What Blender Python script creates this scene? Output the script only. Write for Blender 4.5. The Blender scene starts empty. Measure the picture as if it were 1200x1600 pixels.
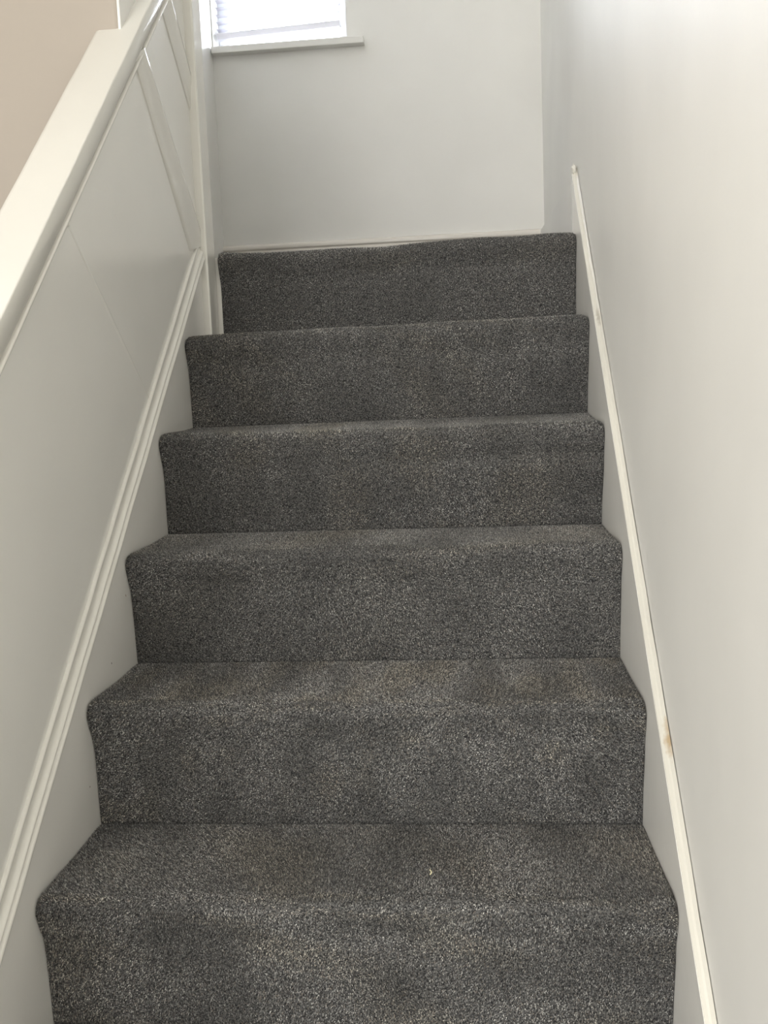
import bpy, bmesh, math, random
import numpy as np
from mathutils import Vector, Matrix

# ------------------------------------------------------------------ camera
C = bpy.context.scene.collection
sc = bpy.context.scene
YAW, PITCH, ROLL, FPX = -0.09698, -0.12840, -0.04039, 1511.9
fw = Vector((math.sin(YAW)*math.cos(PITCH), math.cos(YAW)*math.cos(PITCH), math.sin(PITCH)))
rt = Vector((math.cos(YAW), -math.sin(YAW), 0)); up = rt.cross(fw)
r2 = math.cos(ROLL)*rt + math.sin(ROLL)*up
u2 = -math.sin(ROLL)*rt + math.cos(ROLL)*up
cam = bpy.data.cameras.new('camera'); co = bpy.data.objects.new('camera', cam); C.objects.link(co)
co.matrix_world = Matrix(((r2.x, u2.x, -fw.x, 0.1889), (r2.y, u2.y, -fw.y, -1.2112), (r2.z, u2.z, -fw.z, 0.8776), (0, 0, 0, 1)))
cam.sensor_fit = 'VERTICAL'; cam.sensor_height = 32.0; cam.lens = FPX/1600*32.0
cam.clip_start = 0.02; cam.clip_end = 60
sc.camera = co

# ------------------------------------------------------------------ world and light
w = bpy.data.worlds.new('overcast'); sc.world = w; w.use_nodes = True
w.node_tree.nodes['Background'].inputs[0].default_value = (0.86, 0.92, 1.0, 1)
w.node_tree.nodes['Background'].inputs[1].default_value = 6.0

def area(name, loc, target, sx, sy, power, col):
    l = bpy.data.lights.new(name, 'AREA'); l.shape = 'RECTANGLE'; l.size = sx; l.size_y = sy
    l.energy = power; l.color = col
    o = bpy.data.objects.new(name, l); C.objects.link(o); o.location = loc
    d = Vector(target) - Vector(loc); o.rotation_euler = d.to_track_quat('-Z', 'Y').to_euler()
    return o
area('window_daylight', (-0.44, 2.75, 2.75), (-0.40, 2.2, 2.55), 1.3, 1.6, 58, (0.90, 0.95, 1.0))      # overcast daylight outside the landing window
area('rear_fill', (-0.75, -3.30, 1.45), (0.0, 0.3, 0.8), 1.4, 2.2, 20, (1.0, 0.985, 0.955))         # unseen fill light added behind the camera to brighten the flight
area('side_fill', (-1.58, -1.75, 1.15), (0.44, -0.35, 0.75), 1.9, 2.3, 30, (0.99, 0.99, 0.965))     # added fill from the left, brightens the right wall and string board
area('overhead_fill', (-0.60, -2.20, 3.45), (-0.60, -2.20, 0), 1.0, 1.0, 6, (1.0, 0.965, 0.90))     # unseen fill added overhead for the rail top and treads

sc.view_settings.view_transform = 'Standard'; sc.view_settings.look = 'None'
sc.view_settings.gamma = 1.0; sc.view_settings.use_curve_mapping = False
sc.view_settings.exposure = 1.37

# ------------------------------------------------------------------ materials
def mat(name):
    m = bpy.data.materials.new(name); m.use_nodes = True
    return m, m.node_tree.nodes, m.node_tree.links, m.node_tree.nodes['Principled BSDF']

def paint(name, col, rough, bump=0.05, scale=60, streak=0.0, mott=0.03, stain=None):
    m, N, L, b = mat(name)
    tc = N.new('ShaderNodeTexCoord')
    n1 = N.new('ShaderNodeTexNoise'); n1.inputs['Scale'].default_value = 2.3; n1.inputs['Detail'].default_value = 3
    L.new(tc.outputs['Object'], n1.inputs['Vector'])
    cr = N.new('ShaderNodeValToRGB')
    lo = tuple(c*(1-mott) for c in col); hi = tuple(min(1, c*(1+mott)) for c in col)
    cr.color_ramp.elements[0].position = .35; cr.color_ramp.elements[1].position = .65
    cr.color_ramp.elements[0].color = (*lo, 1); cr.color_ramp.elements[1].color = (*hi, 1)
    L.new(n1.outputs['Fac'], cr.inputs['Fac'])
    out = cr.outputs['Color']
    for (c, sz, scol, k) in (stain or []):
        mp = N.new('ShaderNodeMapping'); mp.vector_type = 'TEXTURE'
        mp.inputs['Location'].default_value = c; mp.inputs['Scale'].default_value = sz
        mp.inputs['Rotation'].default_value = (0.737, 0, 0)
        L.new(tc.outputs['Object'], mp.inputs['Vector'])
        ln = N.new('ShaderNodeVectorMath'); ln.operation = 'LENGTH'; L.new(mp.outputs[0], ln.inputs[0])
        nz = N.new('ShaderNodeTexNoise'); nz.inputs['Scale'].default_value = 90; L.new(tc.outputs['Object'], nz.inputs['Vector'])
        ad = N.new('ShaderNodeMath'); ad.operation = 'ADD'; L.new(ln.outputs['Value'], ad.inputs[0]); L.new(nz.outputs['Fac'], ad.inputs[1])
        mr = N.new('ShaderNodeMapRange'); mr.inputs['From Min'].default_value = 1.5; mr.inputs['From Max'].default_value = 0.8
        mr.inputs['To Min'].default_value = 0; mr.inputs['To Max'].default_value = k
        L.new(ad.outputs[0], mr.inputs['Value'])
        mx = N.new('ShaderNodeMix'); mx.data_type = 'RGBA'
        L.new(mr.outputs[0], mx.inputs['Factor']); L.new(out, mx.inputs['A']); mx.inputs['B'].default_value = (*scol, 1)
        out = mx.outputs['Result']
    L.new(out, b.inputs['Base Color'])
    b.inputs['Roughness'].default_value = rough
    n2 = N.new('ShaderNodeTexNoise'); n2.inputs['Scale'].default_value = scale; n2.inputs['Detail'].default_value = 4
    L.new(tc.outputs['Object'], n2.inputs['Vector'])
    bp = N.new('ShaderNodeBump'); bp.inputs['Strength'].default_value = bump; bp.inputs['Distance'].default_value = 0.004
    L.new(n2.outputs['Fac'], bp.inputs['Height'])
    last = bp
    n4 = N.new('ShaderNodeTexNoise'); n4.inputs['Scale'].default_value = 3.5; n4.inputs['Detail'].default_value = 1
    L.new(tc.outputs['Object'], n4.inputs['Vector'])
    b4 = N.new('ShaderNodeBump'); b4.inputs['Strength'].default_value = bump*2; b4.inputs['Distance'].default_value = 0.03
    L.new(n4.outputs['Fac'], b4.inputs['Height']); L.new(bp.outputs[0], b4.inputs['Normal']); last = b4
    if streak:      # roller and brush marks running up the wall
        mp = N.new('ShaderNodeMapping'); mp.inputs['Scale'].default_value = (1, 9, 1.1)
        L.new(tc.outputs['Object'], mp.inputs['Vector'])
        n3 = N.new('ShaderNodeTexNoise'); n3.inputs['Scale'].default_value = 2.2; n3.inputs['Detail'].default_value = 3
        L.new(mp.outputs[0], n3.inputs['Vector'])
        b3 = N.new('ShaderNodeBump'); b3.inputs['Strength'].default_value = streak; b3.inputs['Distance'].default_value = 0.02
        L.new(n3.outputs['Fac'], b3.inputs['Height']); L.new(last.outputs[0], b3.inputs['Normal']); last = b3
    L.new(last.outputs[0], b.inputs['Normal'])
    return m

M_wall = paint('satin_white_wall_paint', (0.83, 0.82, 0.785), 0.45, 0.06, 45)
M_wall_r = paint('silk_white_wall_paint', (0.84, 0.83, 0.79), 0.48, 0.06, 45, streak=0.035)
M_beige = paint('beige_wall_paint', (0.43, 0.38, 0.325), 0.6, 0.06, 45)
M_ceil = paint('ceiling_paint', (0.80, 0.79, 0.76), 0.8)
M_gloss = paint('white_gloss_paint', (0.76, 0.745, 0.69), 0.16, 0.05, 25, mott=0.02)
M_panel = paint('white_panel_paint', (0.83, 0.82, 0.775), 0.22, 0.035, 20, mott=0.025)
M_string = paint('white_string_paint', (0.84, 0.825, 0.78), 0.22, 0.05, 30, mott=0.03,
                 stain=[((0.437, 0.085, 0.388), (0.02, 0.030, 0.004), (0.50, 0.36, 0.20), 0.75),
                        ((0.441, 0.762, 0.998), (0.02, 0.030, 0.002), (0.40, 0.36, 0.28), 0.6),
                        ((-0.4294, 0.318, 0.436), (0.004, 0.0022, 0.0022), (0.05, 0.04, 0.03), 0.9),
                        ((-0.4294, 0.405, 0.533), (0.004, 0.002, 0.004), (0.30, 0.16, 0.10), 0.7),
                        ((-0.4294, 0.192, 0.273), (0.004, 0.0018, 0.0018), (0.12, 0.08, 0.05), 0.8)])
M_lip = paint('aged_cream_gloss_paint', (0.71, 0.69, 0.62), 0.25, 0.08, 60, mott=0.05,
              stain=[((0.437, 0.085, 0.388), (0.02, 0.036, 0.006), (0.46, 0.33, 0.18), 0.85),
                     ((0.441, 0.762, 0.998), (0.02, 0.034, 0.003), (0.34, 0.31, 0.25), 0.7)])
M_skirt = paint('cream_gloss_skirting_paint', (0.84, 0.80, 0.74), 0.2, 0.04, 30)
M_caulk = paint('decorators_caulk', (0.84, 0.82, 0.76), 0.6, 0.3, 120)
M_lint = paint('pale_lint', (0.75, 0.70, 0.45), 0.9)
M_dark = paint('dark_mark', (0.06, 0.045, 0.035), 0.8)

def simple(name, col, rough):
    m, N, L, b = mat(name); b.inputs['Base Color'].default_value = (*col, 1); b.inputs['Roughness'].default_value = rough
    return m
M_pvc = simple('white_upvc', (0.80, 0.82, 0.85), 0.25)
m, N, L, b = mat('blind_slat_vinyl'); M_slat = m
b.inputs['Base Color'].default_value = (0.62, 0.61, 0.66, 1); b.inputs['Roughness'].default_value = 0.4
tr = N.new('ShaderNodeBsdfTranslucent'); tr.inputs['Color'].default_value = (0.80, 0.80, 0.86, 1)
mx = N.new('ShaderNodeMixShader'); mx.inputs[0].default_value = 0.10
L.new(b.outputs[0], mx.inputs[1]); L.new(tr.outputs[0], mx.inputs[2]); L.new(mx.outputs[0], N['Material Output'].inputs['Surface'])
M_rail = simple('blind_rail_lavender_white', (0.80, 0.79, 0.86), 0.35)
m, N, L, b = mat('window_glass'); M_glass = m
N.remove(b)
t = N.new('ShaderNodeBsdfTransparent'); g = N.new('ShaderNodeBsdfGlossy'); g.inputs['Roughness'].default_value = 0.02
fr = N.new('ShaderNodeFresnel'); fr.inputs[0].default_value = 1.45; mx = N.new('ShaderNodeMixShader')
L.new(fr.outputs[0], mx.inputs[0]); L.new(t.outputs[0], mx.inputs[1]); L.new(g.outputs[0], mx.inputs[2])
L.new(mx.outputs[0], N['Material Output'].inputs['Surface'])
m, N, L, b = mat('carpet_backing'); M_back = m
tc = N.new('ShaderNodeTexCoord'); n1 = N.new('ShaderNodeTexNoise'); n1.inputs['Scale'].default_value = 420; n1.inputs['Detail'].default_value = 2
cr = N.new('ShaderNodeValToRGB'); cr.color_ramp.elements[0].position = .38; cr.color_ramp.elements[1].position = .64
cr.color_ramp.elements[0].color = (.020, .020, .021, 1); cr.color_ramp.elements[1].color = (.16, .157, .15, 1)
L.new(tc.outputs['Object'], n1.inputs['Vector']); L.new(n1.outputs['Fac'], cr.inputs['Fac']); L.new(cr.outputs[0], b.inputs['Base Color'])
bp = N.new('ShaderNodeBump'); bp.inputs['Distance'].default_value = 0.003; L.new(n1.outputs['Fac'], bp.inputs['Height']); L.new(bp.outputs[0], b.inputs['Normal'])
b.inputs['Roughness'].default_value = 0.95
m, N, L, b = mat('heather_grey_pile'); M_pile = m
at = N.new('ShaderNodeAttribute'); at.attribute_name = 'yarn'; L.new(at.outputs['Color'], b.inputs['Base Color'])
b.inputs['Roughness'].default_value = 0.9; b.inputs['Specular IOR Level'].default_value = 0.2
b.inputs['Sheen Weight'].default_value = 0.15

# ------------------------------------------------------------------ helpers
def link(name, bm, m, parent=None, smooth=False):
    me = bpy.data.meshes.new(name); bm.normal_update(); bm.to_mesh(me); bm.free(); me.materials.append(m)
    if smooth:
        for p in me.polygons: p.use_smooth = True
    o = bpy.data.objects.new(name, me); C.objects.link(o)
    if parent: o.parent = parent
    return o
def empty(name, loc):
    o = bpy.data.objects.new(name, None); C.objects.link(o); o.location = loc; o.empty_display_size = .1
    return o
def root(o, label, cat):
    o['label'] = label; o['category'] = cat
def struct(o):
    o['kind'] = 'structure'; return o
def box(bm, x0, x1, y0, y1, z0, z1, bev=0):
    r = bmesh.ops.create_cube(bm, size=1)
    for v in r['verts']:
        v.co = Vector((x0+(v.co.x+.5)*(x1-x0), y0+(v.co.y+.5)*(y1-y0), z0+(v.co.z+.5)*(z1-z0)))
    if bev:
        es = list({e for v in r['verts'] for e in v.link_edges})
        bmesh.ops.bevel(bm, geom=es, offset=bev, segments=2, affect='EDGES', profile=.6)
    return bm
def prism_x(bm, yz, x0, x1, bev=0):
    """polygon in the y-z plane given thickness from x0 to x1 (x1 > x0)"""
    a = [bm.verts.new((x0, y, z)) for y, z in yz]; b2 = [bm.verts.new((x1, y, z)) for y, z in yz]
    n = len(yz); fs = [bm.faces.new(a[::-1]), bm.faces.new(b2)]
    for i in range(n): fs.append(bm.faces.new((a[i], a[(i+1) % n], b2[(i+1) % n], b2[i])))
    bmesh.ops.recalc_face_normals(bm, faces=fs)
    if bev:
        bmesh.ops.bevel(bm, geom=list(fs[1].edges), offset=bev, segments=2, affect='EDGES', profile=.6)
    return bm
def sweep(bm, prof, pa, pb, nseg=1, wob=0, seed=0):
    """closed profile [(x, t)] swept from pa=(y,z) to pb; t runs square to the slope"""
    rnd = random.Random(seed)
    d = Vector((0, pb[0]-pa[0], pb[1]-pa[1])); dn = d.normalized(); n = Vector((0, -dn.z, dn.y))
    rings = []
    for s in range(nseg+1):
        c = Vector((0, pa[0], pa[1])) + d*(s/nseg)
        wx, wt = rnd.uniform(-wob, wob), rnd.uniform(-wob, wob)
        rings.append([bm.verts.new(c + Vector((x+wx, 0, 0)) + n*(t+wt)) for x, t in prof])
    k = len(prof); fs = []
    for s in range(nseg):
        for i in range(k):
            fs.append(bm.faces.new((rings[s][i], rings[s][(i+1) % k], rings[s+1][(i+1) % k], rings[s+1][i])))
    fs.append(bm.faces.new(rings[0])); fs.append(bm.faces.new(rings[-1][::-1]))
    bmesh.ops.recalc_face_normals(bm, faces=fs)
    return bm
def arc(cx, ct, r, a0, a1, n=6):
    return [(cx+r*math.cos(math.radians(a0+(a1-a0)*i/n)), ct+r*math.sin(math.radians(a0+(a1-a0)*i/n))) for i in range(n+1)]
def autosmooth(o, ang=40):
    bm = bmesh.new(); bm.from_mesh(o.data)
    for e in bm.edges:
        e.smooth = not (len(e.link_faces) == 2 and e.calc_face_angle(0) > math.radians(ang))
    for f in bm.faces: f.smooth = True
    bm.to_mesh(o.data); bm.free()
    return o

# ------------------------------------------------------------------ the shell
XR, YB, HX = 0.443, 2.222, 0.429
XL = -0.672; TOP = 3.62; HALL = -0.60
struct(link('wall_right', box(bmesh.new(), XR, XR+.12, -3.5, YB+.16, HALL-.1, TOP), M_wall_r))
# back wall with its window opening
WX0, WX1, WZ0, WZ1 = XL+.004, -0.207, 2.046, 3.02
bm = bmesh.new()
def slab_hole(bm, X, Z, y0, y1):
    xs, zs = X, Z
    for i in range(3):
        for j in range(3):
            if i == 1 and j == 1: continue
            for y in (y0, y1):
                bm.faces.new([bm.verts.new((a, y, c)) for a, c in ((xs[i], zs[j]), (xs[i+1], zs[j]), (xs[i+1], zs[j+1]), (xs[i], zs[j+1]))])
    for (a, c), (a2, c2) in (((1, 1), (2, 1)), ((2, 1), (2, 2)), ((2, 2), (1, 2)), ((1, 2), (1, 1))):
        bm.faces.new([bm.verts.new(p) for p in ((xs[a], y0, zs[c]), (xs[a2], y0, zs[c2]), (xs[a2], y1, zs[c2]), (xs[a], y1, zs[c]))])
    for (a, c), (a2, c2) in (((0, 0), (3, 0)), ((3, 0), (3, 3)), ((3, 3), (0, 3)), ((0, 3), (0, 0))):
        bm.faces.new([bm.verts.new(p) for p in ((xs[a], y0, zs[c]), (xs[a2], y0, zs[c2]), (xs[a2], y1, zs[c2]), (xs[a], y1, zs[c]))])
    bmesh.ops.remove_doubles(bm, verts=bm.verts, dist=1e-5)
    bmesh.ops.recalc_face_normals(bm, faces=bm.faces)
slab_hole(bm, [XL-.12, WX0, WX1, XR+.0], [HALL-.1, WZ0-.022, WZ1, TOP], YB, YB+.16)
struct(link('wall_back', bm, M_wall))
bm = bmesh.new(); box(bm, XL-.12, XL, 0.80, YB, HALL-.1, TOP)
struct(link('wall_left', bm, M_wall))
bm = bmesh.new(); box(bm, -1.62, -0.4665, 0.684, 0.80, HALL-.1, TOP, .005)
struct(link('wall_hall', bm, M_beige))
struct(link('trim_1', box(bmesh.new(), -0.4665, -0.4605, 0.682, 0.802, .9, TOP-.001, .002), M_wall))
struct(link('wall_hall_left', box(bmesh.new(), -1.74, -1.62, -3.5, 0.80, HALL-.1, TOP), M_beige))
struct(link('wall_front', box(bmesh.new(), -1.74, XR+.12, -3.62, -3.5, HALL-.1, TOP), M_wall))
struct(link('ceiling', box(bmesh.new(), -1.74, XR+.12, -3.62, YB+.16, TOP, TOP+.1), M_ceil))
bm = bmesh.new(); box(bm, -1.62, XR, -3.5, -0.66, HALL-.1, HALL); box(bm, -1.62, XR, -0.66, YB, HALL-.1, HALL)
struct(link('floor_hall', bm, M_back))
struct(link('floor', box(bmesh.new(), XL, XR, 1.20, YB, 1.05, 1.198), M_back))

# skirting on the landing: flat board with a rounded bead on top
def skirt_prof(h):   # (out, up)
    return [(0, 0), (.014, 0), (.014, h-.030), (.011, h-.026), (.011, h-.022), (.017, h-.018), (.019, h-.011), (.016, h-.004), (.009, h), (0, h)]
bm = bmesh.new()
rings = []
for x in (XL, XR): rings.append([bm.verts.new((x, YB-a, 1.198+b2)) for a, b2 in skirt_prof(.192)])
k = len(rings[0])
for i in range(k): bm.faces.new((rings[0][i], rings[0][(i+1) % k], rings[1][(i+1) % k], rings[1][i]))
bm.faces.new(rings[0]); bm.faces.new(rings[1][::-1]); bmesh.ops.recalc_face_normals(bm, faces=bm.faces)
struct(autosmooth(link('baseboard_back', bm, M_skirt)))
bm = bmesh.new(); rings = []
for y, h in ((1.16, .142), (YB-.019, .188)): rings.append([bm.verts.new((XR-a, y, 1.198+b2)) for a, b2 in [(0, 0), (.0135, 0), (.0135, h-.002), (.011, h), (0, h)]])
k = 5
for i in range(k): bm.faces.new((rings[0][i], rings[0][(i+1) % k], rings[1][(i+1) % k], rings[1][i]))
bm.faces.new(rings[0]); bm.faces.new(rings[1][::-1]); bmesh.ops.recalc_face_normals(bm, faces=bm.faces)
struct(link('baseboard_right', bm, M_wall))

# ------------------------------------------------------------------ window
win = struct(empty('window_1', ((WX0+WX1)/2, YB+.10, WZ0)))
def wpart(name, bm, m):
    o = link(name, bm, m); o.parent = win; o.matrix_parent_inverse = Matrix.Translation(win.location).inverted(); return o
FW = .036
bm = bmesh.new(); y0, y1 = YB+.085, YB+.145
box(bm, WX0, WX0+FW, y0, y1, WZ0, WZ1, .004); box(bm, WX1-FW, WX1, y0, y1, WZ0, WZ1, .004)
box(bm, WX0+FW, WX1-FW, y0, y1, WZ0, WZ0+.03, .004); box(bm, WX0+FW, WX1-FW, y0, y1, WZ1-.05, WZ1, .004)
wpart('window_frame', bm, M_pvc)
wpart('window_pane', box(bmesh.new(), WX0+FW-.004, WX1-FW+.004, YB+.112, YB+.118, WZ0+.026, WZ1-.046), M_glass)
bm = bmesh.new(); box(bm, WX0, WX1, YB-.001, YB+.086, WZ0-.022, WZ0+.001); box(bm, WX0, WX1+.060, YB-.036, YB-.0005, WZ0-.022, WZ0+.001, .003)
wpart('window_sill', bm, M_wall)

# venetian blind, inside the reveal
BY = YB+.045
bl = empty('venetian_blind', (-0.445, BY, WZ1))
root(bl, 'white slatted venetian blind hanging slightly askew in the landing window', 'window blind')
def bpart(name, bm, m=M_slat, parent=bl):
    o = link(name, bm, m); o.parent = parent; o.matrix_parent_inverse = Matrix.Translation(bl.location).inverted(); return o
bx0, bx1 = WX0+.006, -0.231
bpart('head_rail', box(bmesh.new(), bx0, bx1, BY-.018, BY+.018, WZ1-.035, WZ1-.003, .002))
def slat_bm():
    bm = bmesh.new(); n = 6; W2 = .0125; rows = []
    for i in range(n+1):
        a = -W2 + 2*W2*i/n; z = -.0022*(a/W2)**2
        rows.append([bm.verts.new((x, a, z+dz)) for x in (0, 1) for dz in (0, -.0009)])
    for i in range(n):
        a, b2 = rows[i], rows[i+1]
        bm.faces.new((a[0], a[2], b2[2], b2[0])); bm.faces.new((a[1], b2[1], b2[3], a[3]))
        bm.faces.new((a[0], b2[0], b2[1], a[1])); bm.faces.new((a[2], a[3], b2[3], b2[2]))
    bm.faces.new((rows[0][0], rows[0][1], rows[0][3], rows[0][2])); bm.faces.new((rows[-1][0], rows[-1][2], rows[-1][3], rows[-1][1]))
    bmesh.ops.recalc_face_normals(bm, faces=bm.faces)
    for v in bm.verts: v.co.x = bx0 + v.co.x*(bx1-bx0) - bl.location.x
    return bm
zr = 2.093          # bottom rail underside, left end; the right end hangs a little higher
tilt = math.atan2(0.014, 0.43)
s0 = None; nsl = 34; z = zr + .034
for i in range(nsl):
    if s0 is None:
        s0 = link('slat', slat_bm(), M_slat); o = s0
    else:
        o = s0.copy(); C.objects.link(o)
    o.parent = bl
    zz = z + i*.0235
    if zz > WZ1-.05: break
    f = max(0, 1 - i/10)
    o.location = (0, 0, zz + .006*f - WZ1)
    o.rotation_euler = (math.radians(-3), -tilt*f, 0)
bm = bmesh.new(); box(bm, bx0-bl.location.x, bx1-bl.location.x, -.013, .013, -.009, .012, .003)
br = link('bottom_rail', bm, M_rail, bl); br.location = (0, 0, zr+.014-WZ1); br.rotation_euler = (0, -tilt, 0)
for x in (-0.61, -0.28):
    for dy in (-.0135, .0135):
        bm = bmesh.new(); box(bm, x-.0007, x+.0007, BY+dy-.0006, BY+dy+.0006, zr+.012, WZ1-.02); bpart('ladder_cord', bm, M_pvc)

# ------------------------------------------------------------------ staircase
G, R = 0.22012, 0.2
noseL = {1: (-.0245, .187), 2: (.199, .389), 3: (.411, .589), 4: (.635, .787), 5: (.854, .987), 6: (1.074, 1.189)}
noseR = {1: (-.036, .199), 2: (.190, .387), 3: (.415, .588), 4: (.624, .786), 5: (.842, .993), 6: (1.068, 1.189)}
creL = {0: (.006, .0), 1: (.222, .197), 2: (.437, .4), 3: (.658, .601), 4: (.879, .803), 5: (1.098, 1.0), 6: (1.205, 1.2)}
creR = {0: (.008, .0), 1: (.235, .193), 2: (.455, .394), 3: (.683, .595), 4: (.897, .804), 5: (1.103, 1.0), 6: (1.205, 1.2)}
for k in (0, -1):
    for D, off in ((noseL, (-.025, -.011)), (noseR, (-.025, -.011))): D[k] = ((k-1)*G+off[0], k*R+off[1])
for k in (-1, -2):
    creL[k] = creR[k] = (k*G, k*R)
noseL = {k: (a[0]-0, a[1]) for k, a in noseL.items()}

st = empty('staircase', (0, -0.66, HALL))
root(st, 'straight flight of stairs fully covered in heather grey carpet between white string boards', 'staircase')
INV = Matrix.Translation(st.location).inverted()

def smooth_chain(P, n):
    """Catmull-Rom through P, n samples per span"""
    P = [np.array(p, float) for p in P]; Q = [2*P[0]-P[1]] + P + [2*P[-1]-P[-2]]; out = []
    for i in range(1, len(Q)-2):
        for j in range(n):
            t = j/n
            out.append(.5*((2*Q[i])+(-Q[i-1]+Q[i+1])*t+(2*Q[i-1]-5*Q[i]+4*Q[i+1]-Q[i+2])*t*t+(-Q[i-1]+3*Q[i]-3*Q[i+1]+Q[i+2])*t**3))
    out.append(P[-1]); return np.array(out)

rng = np.random.default_rng(7)
def lownoise(seed, amps):
    r = np.random.default_rng(seed)
    comp = [(a, r.normal(0, f, 2), r.uniform(0, 6.28)) for a, f, n in amps for _ in range(n)]
    return lambda u, v: sum(a*np.sin(k[0]*u+k[1]*v+p) for a, k, p in comp)

YARN = np.array([(.016, .016, .017), (.048, .048, .048), (.105, .105, .102), (.190, .187, .178), (.33, .325, .305), (.15, .133, .113), (.10, .088, .080)])
YP = np.array([.24, .21, .20, .18, .06, .06, .05])

def step_surface(k):
    xl, xr = (-HX, HX) if k < 6 else (-0.4035, HX)
    NX = 90
    wn = lownoise(100+k, [(.0012, 8, 3), (.0006, 25, 3)])
    xs = np.concatenate([[0, .004, .009, .015, .022], np.linspace(.03, xr-xl-.03, NX), (xr-xl)-np.array([.022, .015, .009, .004, 0])]) + xl
    cols = []
    for x in xs:
        f = (x-xl)/(xr-xl)
        B = np.array(creL[k-1])*(1-f)+np.array(creR[k-1])*f
        N_ = np.array(noseL[k])*(1-f)+np.array(noseR[k])*f
        Cc = np.array(creL[k])*(1-f)+np.array(creR[k])*f
        N_ = N_ + np.array([wn(x*1.0, 3.0), wn(x*1.0, 9.0)*1.1])
        e = min(x-xl, xr-x); r = .016
        if e < r:
            q = r-math.sqrt(max(0, r*r-(r-e)**2)); N_ = N_ + np.array([q*.35, -q*.55])
        P = [B+np.array([.003, -.010]), B+np.array([.000, .008]), B*.72+N_*.28+np.array([.0050, 0]), (N_[0]+.0195, B[1]+(N_[1]-B[1])*.60), (N_[0]+.0150, N_[1]-.044), (N_[0]+.0055, N_[1]-.020), N_,
             (N_[0]+.0025, N_[1]+.0075), (N_[0]+.009, N_[1]+.0128), (N_[0]+.020, N_[1]+.0150), (N_[0]+.036, N_[1]+.0150), ((N_[0]+Cc[0])/2+.02, (N_[1]+.012+Cc[1])/2+.0005), Cc+np.array([-.0065, .0002]), Cc+np.array([-.001, -.010])]
        cols.append(smooth_chain(P, 6))
    return xs, np.array(cols)          # [nx, ns, 2]

def make_step(k):
    xs, S = step_surface(k); nx, ns = S.shape[:2]
    bm = bmesh.new()
    V = [[bm.verts.new((xs[i], S[i, j, 0], S[i, j, 1])) for j in range(ns)] for i in range(nx)]
    for i in range(nx-1):
        for j in range(ns-1): bm.faces.new((V[i][j], V[i+1][j], V[i+1][j+1], V[i][j+1]))
    # underside closes the tread into a solid step
    yb = max(S[0, -1, 0], S[-1, -1, 0]); zb = S[:, 0, 1].min()-.002
    low = [[bm.verts.new((xs[i], S[i, j, 0] if j else S[i, 0, 0], zb)) for j in (0, 1)] for i in (0, nx-1)]
    for i, q in ((0, 0), (nx-1, 1)):
        low[q][1].co.y = yb
        f = [V[i][j] for j in range(ns)] + [low[q][1], low[q][0]]
        bm.faces.new(f if q else f[::-1])
    bm.faces.new([V[i][0] for i in range(nx)] + [low[1][0], low[0][0]])
    bm.faces.new([V[i][-1] for i in range(nx)][::-1] + [low[0][1], low[1][1]])
    bm.faces.new((low[0][0], low[1][0], low[1][1], low[0][1]))
    o = link('carpeted_step', bm, M_back, st); o.matrix_parent_inverse = INV
    return o, xs, S

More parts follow.
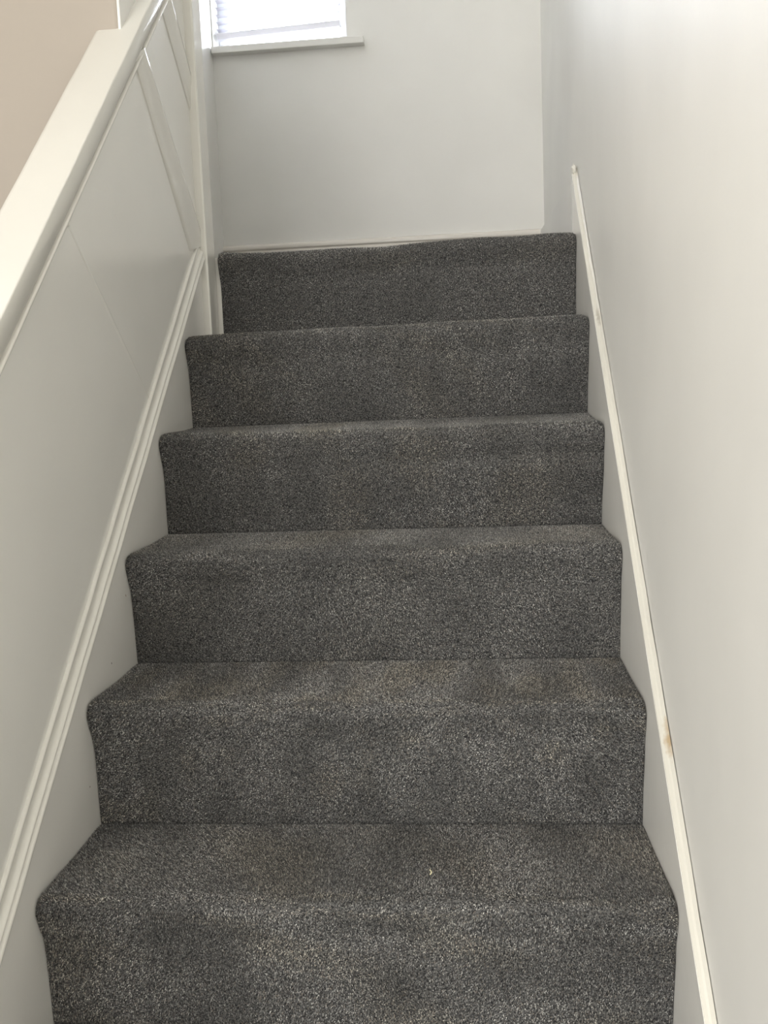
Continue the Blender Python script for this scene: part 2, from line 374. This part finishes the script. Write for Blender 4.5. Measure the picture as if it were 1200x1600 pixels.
def make_pile(k, parent, xs, S, density):
    """cut pile: every tuft is a small pyramid of yarn standing on the carpet surface"""
    nx, ns = S.shape[:2]
    P = np.zeros((nx, ns, 3)); P[..., 0] = xs[:, None]; P[..., 1:] = S
    dx = np.gradient(P, axis=0); ds = np.gradient(P, axis=1)
    Nn = np.cross(dx, ds); Nn /= np.linalg.norm(Nn, axis=2, keepdims=True)
    if Nn[nx//2, 12:ns-20, 1].mean() > 0: Nn = -Nn      # the riser must face down the flight
    a = P[:-1, :-1]; b_ = P[1:, :-1]; c_ = P[:-1, 1:]
    A = np.linalg.norm(np.cross(b_-a, c_-a), axis=2)
    n = int(A.sum()*density); A = A.copy(); A[:, :5] *= .12; A[:, -5:] *= .10; pr = (A/A.sum()).ravel()
    cell = rng.choice(A.size, n, p=pr); i, j = np.unravel_index(cell, A.shape)
    u, v = rng.random(n), rng.random(n)
    def bil(F): return (F[i, j]*((1-u)*(1-v))[:, None]+F[i+1, j]*(u*(1-v))[:, None]+F[i, j+1]*((1-u)*v)[:, None]+F[i+1, j+1]*(u*v)[:, None])
    p = bil(P); nn = bil(Nn); nn /= np.linalg.norm(nn, axis=1, keepdims=True)
    t1 = np.tile([1., 0, 0], (n, 1)); t2 = np.cross(nn, t1)
    s = (j+v)/ns*.42
    lx = lownoise(k*3+11, [(.30, 9, 4), (.16, 26, 4)]); ly = lownoise(k*3+12, [(.30, 9, 4), (.16, 26, 4)])
    h = rng.uniform(.0015, .0030, n); r = rng.uniform(.00065, .00115, n)
    le1 = (rng.normal(0, .38, n)+.6*lx(p[:, 0], s))*h; le2 = (rng.normal(0, .38, n)+.6*ly(p[:, 0], s)-.12)*h
    verts = np.zeros((n, 4, 3)); ph = rng.random(n)*6.28
    for q in range(3):
        an = ph+q*2.094; verts[:, q] = p - nn*.0008 + t1*(np.cos(an)*r)[:, None] + t2*(np.sin(an)*r)[:, None]
    verts[:, 3] = p + nn*h[:, None] + t1*le1[:, None] + t2*le2[:, None]
    lo, hi = xs[0]+.0004, xs[-1]-.0004
    verts[..., 0] = np.clip(verts[..., 0], lo, hi)
    base = np.arange(n)*4
    tri = np.stack([np.stack([base, base+1, base+3], 1), np.stack([base+1, base+2, base+3], 1), np.stack([base+2, base, base+3], 1)], 1).reshape(-1, 3)
    me = bpy.data.meshes.new('carpet_pile')
    me.vertices.add(n*4); me.vertices.foreach_set('co', verts.astype(np.float32).ravel())
    me.loops.add(tri.size); me.loops.foreach_set('vertex_index', tri.astype(np.int32).ravel())
    me.polygons.add(len(tri)); me.polygons.foreach_set('loop_start', (np.arange(len(tri))*3).astype(np.int32))
    me.update(calc_edges=True)
    # yarn colour: heathered mix, lightly soiled where people tread
    ci = rng.choice(len(YARN), n, p=YP); col = 1.85*YARN[ci]*rng.uniform(.8, 1.25, n)[:, None]
    so = lownoise(k*5+3, [(.35, 14, 5), (.35, 38, 7)])(p[:, 0], s); so = np.clip(so, -1.2, 1.2)
    col = col*(1+.24*so)[:, None]*np.array([1, 1, 1])
    warm = np.clip(lownoise(k*5+4, [(.4, 30, 5)])(p[:, 0], s), 0, 1)
    col = col*(1+warm[:, None]*np.array([.07, .03, -.05]))
    rgba = np.ones((n, 4, 4), np.float32); rgba[:, :, :3] = (col*1.0)[:, None, :]
    at = me.color_attributes.new('yarn', 'FLOAT_COLOR', 'POINT'); at.data.foreach_set('color', rgba.ravel())
    me.materials.append(M_pile)
    o = bpy.data.objects.new('carpet_pile', me); C.objects.link(o); o.parent = parent
    o['kind'] = 'stuff'
    return o

DENS = {1: 340000, 2: 325000, 3: 310000, 4: 290000, 5: 270000, 6: 260000, 0: 60000}
for k in range(-1, 7):
    o, xs, S = make_step(k)
    if k in DENS: make_pile(k, o, xs, S, DENS[k])

# string boards
def sz(y, right): return (.2985+.9086*y) if right else (.294+.863*y)
def spart(name, bm, m, parent=st):
    o = link(name, bm, m, parent)
    if parent is st: o.matrix_parent_inverse = INV
    return o
ya, ybt = -0.62, 1.095
pol = lambda right, y1: [(ya, sz(ya, right)-.36), (y1, sz(y1, right)-.36), (y1, sz(y1, right)), (ya, sz(ya, right))]
spart('string_board', prism_x(bmesh.new(), pol(False, 1.0275), -.459, -HX-.0004), M_string)
yR = 1.165
o = spart('string_board', prism_x(bmesh.new(), pol(True, yR), HX+.0004, XR-.001), M_string)
# painted-over top lip and caulk fillet against the wall
prof = [(HX+.0004, -.004), (HX+.001, .0015), (HX+.005, .004), (XR-.006, .0050), (XR-.0015, .0095), (XR-.002, -.004)]
spart('top_lip', sweep(bmesh.new(), prof, (ya, sz(ya, True)), (yR, sz(yR, True)), 40, .0005, 3), M_lip)
bm = bmesh.new(); bmesh.ops.create_icosphere(bm, subdivisions=3, radius=1)
rr = random.Random(5)
for v in bm.verts:
    s_ = 1+.18*math.sin(7*v.co.x+3*v.co.z)+.08*rr.random(); v.co = Vector((.4345+v.co.x*.006*s_, 1.165+v.co.y*.020*s_, sz(1.165, True)+.004+v.co.z*.013*s_))
spart('caulk_lump', bm, M_caulk)
for f in (): pass
# moulding on the left string: thin bead, hollow, broad bead
X0 = -.434
T = .0405
prof = [(X0, -.001), (X0+.009, -.001)] + arc(X0+.0105, .0040, .0044, -85, 85, 6) + [(X0+.0085, .0105)] + arc(X0+.0090, .0145, .0028, -80, 85, 5) + [(X0+.0060, .0200), (X0+.0042, .0250), (X0+.0038, .0300)] + arc(X0+.0030, .0350, .0030, -60, 90, 5) + [(X0, .0385)]
o = spart('string_moulding', sweep(bmesh.new(), prof, (ya, sz(ya, False)), (1.040, sz(1.040, False)), 30, .0004, 8), M_gloss); autosmooth(o, 50)

# ------------------------------------------------------------------ balustrade on the left
ba = empty('balustrade', (-0.45, -0.6, HALL))
root(ba, 'white panelled stair balustrade with sloping handrail and square newel post on the left', 'balustrade')
BINV = Matrix.Translation(ba.location).inverted()
def apart(name, bm, m):
    o = link(name, bm, m, ba); o.matrix_parent_inverse = BINV; return o
ru = lambda y: .953+.918*y      # handrail top edge
rl = lambda y: .914+.898*y      # handrail underside
Y0, Y1 = -0.62, 1.035
mt = lambda y: sz(y, False)+.050
apart('infill_panel', prism_x(bmesh.new(), [(Y0, mt(Y0)-.03), (1.06, mt(1.06)-.03), (1.06, rl(1.06)+.01), (Y0, rl(Y0)+.01)], -.450, X0), M_panel)
# handrail: square capping with eased edges
th = .0345
prof = [(-.514, 0)] + [(-.514, th-.006), (-.510, th-.001), (-.504, th)] + [(-.429, th), (-.4272, th-.0007), (-.4265, th-.0025)] + [(-.4265, .0015), (-.428, 0)]
bm = sweep(bmesh.new(), prof, (Y0, rl(Y0)), (1.045, rl(1.045)), 30, .0004, 2)
for v in bm.verts:      # the capping thickens slightly towards the top of the flight
    pass
autosmooth(apart('handrail', bm, M_gloss), 50)
prof = [(X0-.002, -.0135), (X0+.004, -.0135)] + arc(X0+.0045, -.0090, .0038, -80, 80, 5) + [(X0+.0015, -.0040), (X0+.0010, .001), (X0-.002, .001)]
autosmooth(apart('rail_bead', sweep(bmesh.new(), prof, (Y0, rl(Y0)), (1.045, rl(1.045)), 30, .0003, 4), M_gloss), 50)
# upright beads covering the panel joints, square to the slope
def batten(pts, h=.010):
    (a, b2, c2, d) = pts      # upper-left, upper-right, lower-right, lower-left
    L = lambda p, q, t: (p[0]+(q[0]-p[0])*t, p[1]+(q[1]-p[1])*t)
    prof = [(0, 0), (.04, .35), (.16, .55), (.30, .50), (.55, .72), (.80, 1.0), (.93, 1.0), (1.0, .72), (1.0, 0)]
    bm = bmesh.new(); n = 14; rings = []; rn = random.Random(3)
    for s in range(n+1):
        p, q = L(a, d, s/n), L(b2, c2, s/n); jit = rn.uniform(-.0003, .0003)
        rings.append([bm.verts.new((X0-.001+hh*h+jit, *L(p, q, t))) for t, hh in prof])
    for s in range(n):
        for i in range(len(prof)):
            j = (i+1) % len(prof); bm.faces.new((rings[s][i], rings[s][j], rings[s+1][j], rings[s+1][i]))
    bm.faces.new(rings[0]); bm.faces.new(rings[-1][::-1]); bmesh.ops.recalc_face_normals(bm, faces=bm.faces)
    return bm
autosmooth(apart('panel_bead', batten([(.655, 1.512), (.712, 1.548), (1.066, 1.226), (.955, 1.195)]), M_gloss), 35)
autosmooth(apart('panel_bead', batten([(.845, 1.680), (.912, 1.722), (1.092, 1.535), (1.040, 1.500)]), M_gloss), 35)
# filled joint with a faint ridge of filler
bm = bmesh.new(); n = 24; rings = []; rn = random.Random(9)
for s in range(n+1):
    t = s/n; y = .292+(.625-.292)*t; z = 1.148+(.864-1.148)*t
    wdt = .0028+.0022*math.sin(t*3.1); hh = .0016*(1-.55*t)+rn.uniform(-.0002, .0002); j = rn.uniform(-.0008, .0008)
    rings.append([bm.verts.new((X0-.0005, y-wdt+j, z-wdt)), bm.verts.new((X0+hh, y-wdt*.3+j, z-wdt*.3)), bm.verts.new((X0+hh*.9, y+wdt*.4+j, z+wdt*.4)), bm.verts.new((X0-.0005, y+wdt+j, z+wdt))])
for s in range(n):
    for i in range(3): bm.faces.new((rings[s][i], rings[s][i+1], rings[s+1][i+1], rings[s+1][i]))
bmesh.ops.recalc_face_normals(bm, faces=bm.faces)
autosmooth(apart('filled_joint', bm, M_panel), 60)
bm = bmesh.new(); bmesh.ops.create_icosphere(bm, subdivisions=2, radius=1)
for v in bm.verts: v.co = Vector((X0+.001+v.co.x*.003, .290+v.co.y*.004, 1.151+v.co.z*.0065))
apart('filler_blob', bm, M_caulk)
# newel post
bm = bmesh.new(); box(bm, -.503, -.4135, 1.028, 1.098, .9985, TOP-.002, .004)
apart('newel_post', bm, M_gloss)
apart('newel_lining', box(bmesh.new(), -.50, -.4042, 1.1005, 1.198, 1.002, 1.1975, .001), M_gloss)

# a wisp of pale lint caught in the carpet of the lowest step
bm = bmesh.new()
def tube(bm, pts, r):
    rings = []
    for i, p in enumerate(pts):
        p = Vector(p); rings.append([bm.verts.new(p+Vector((math.cos(a)*r, .3*math.sin(a)*r, math.sin(a)*r))) for a in (0, 1.57, 3.14, 4.71)])
    for i in range(len(pts)-1):
        for q in range(4): bm.faces.new((rings[i][q], rings[i][(q+1) % 4], rings[i+1][(q+1) % 4], rings[i+1][q]))
    bm.faces.new(rings[0][::-1]); bm.faces.new(rings[-1])
tube(bm, [(0, 0, .0), (.0015, .003, .0014), (.001, .007, .0010), (-.001, .011, .0004)], .0010)
o = link('lint_wisp', bm, M_lint); o.location = (0.111, 0.036, 0.2145)
root(o, 'tiny pale wisp of lint lying on the lowest full carpeted tread', 'lint')
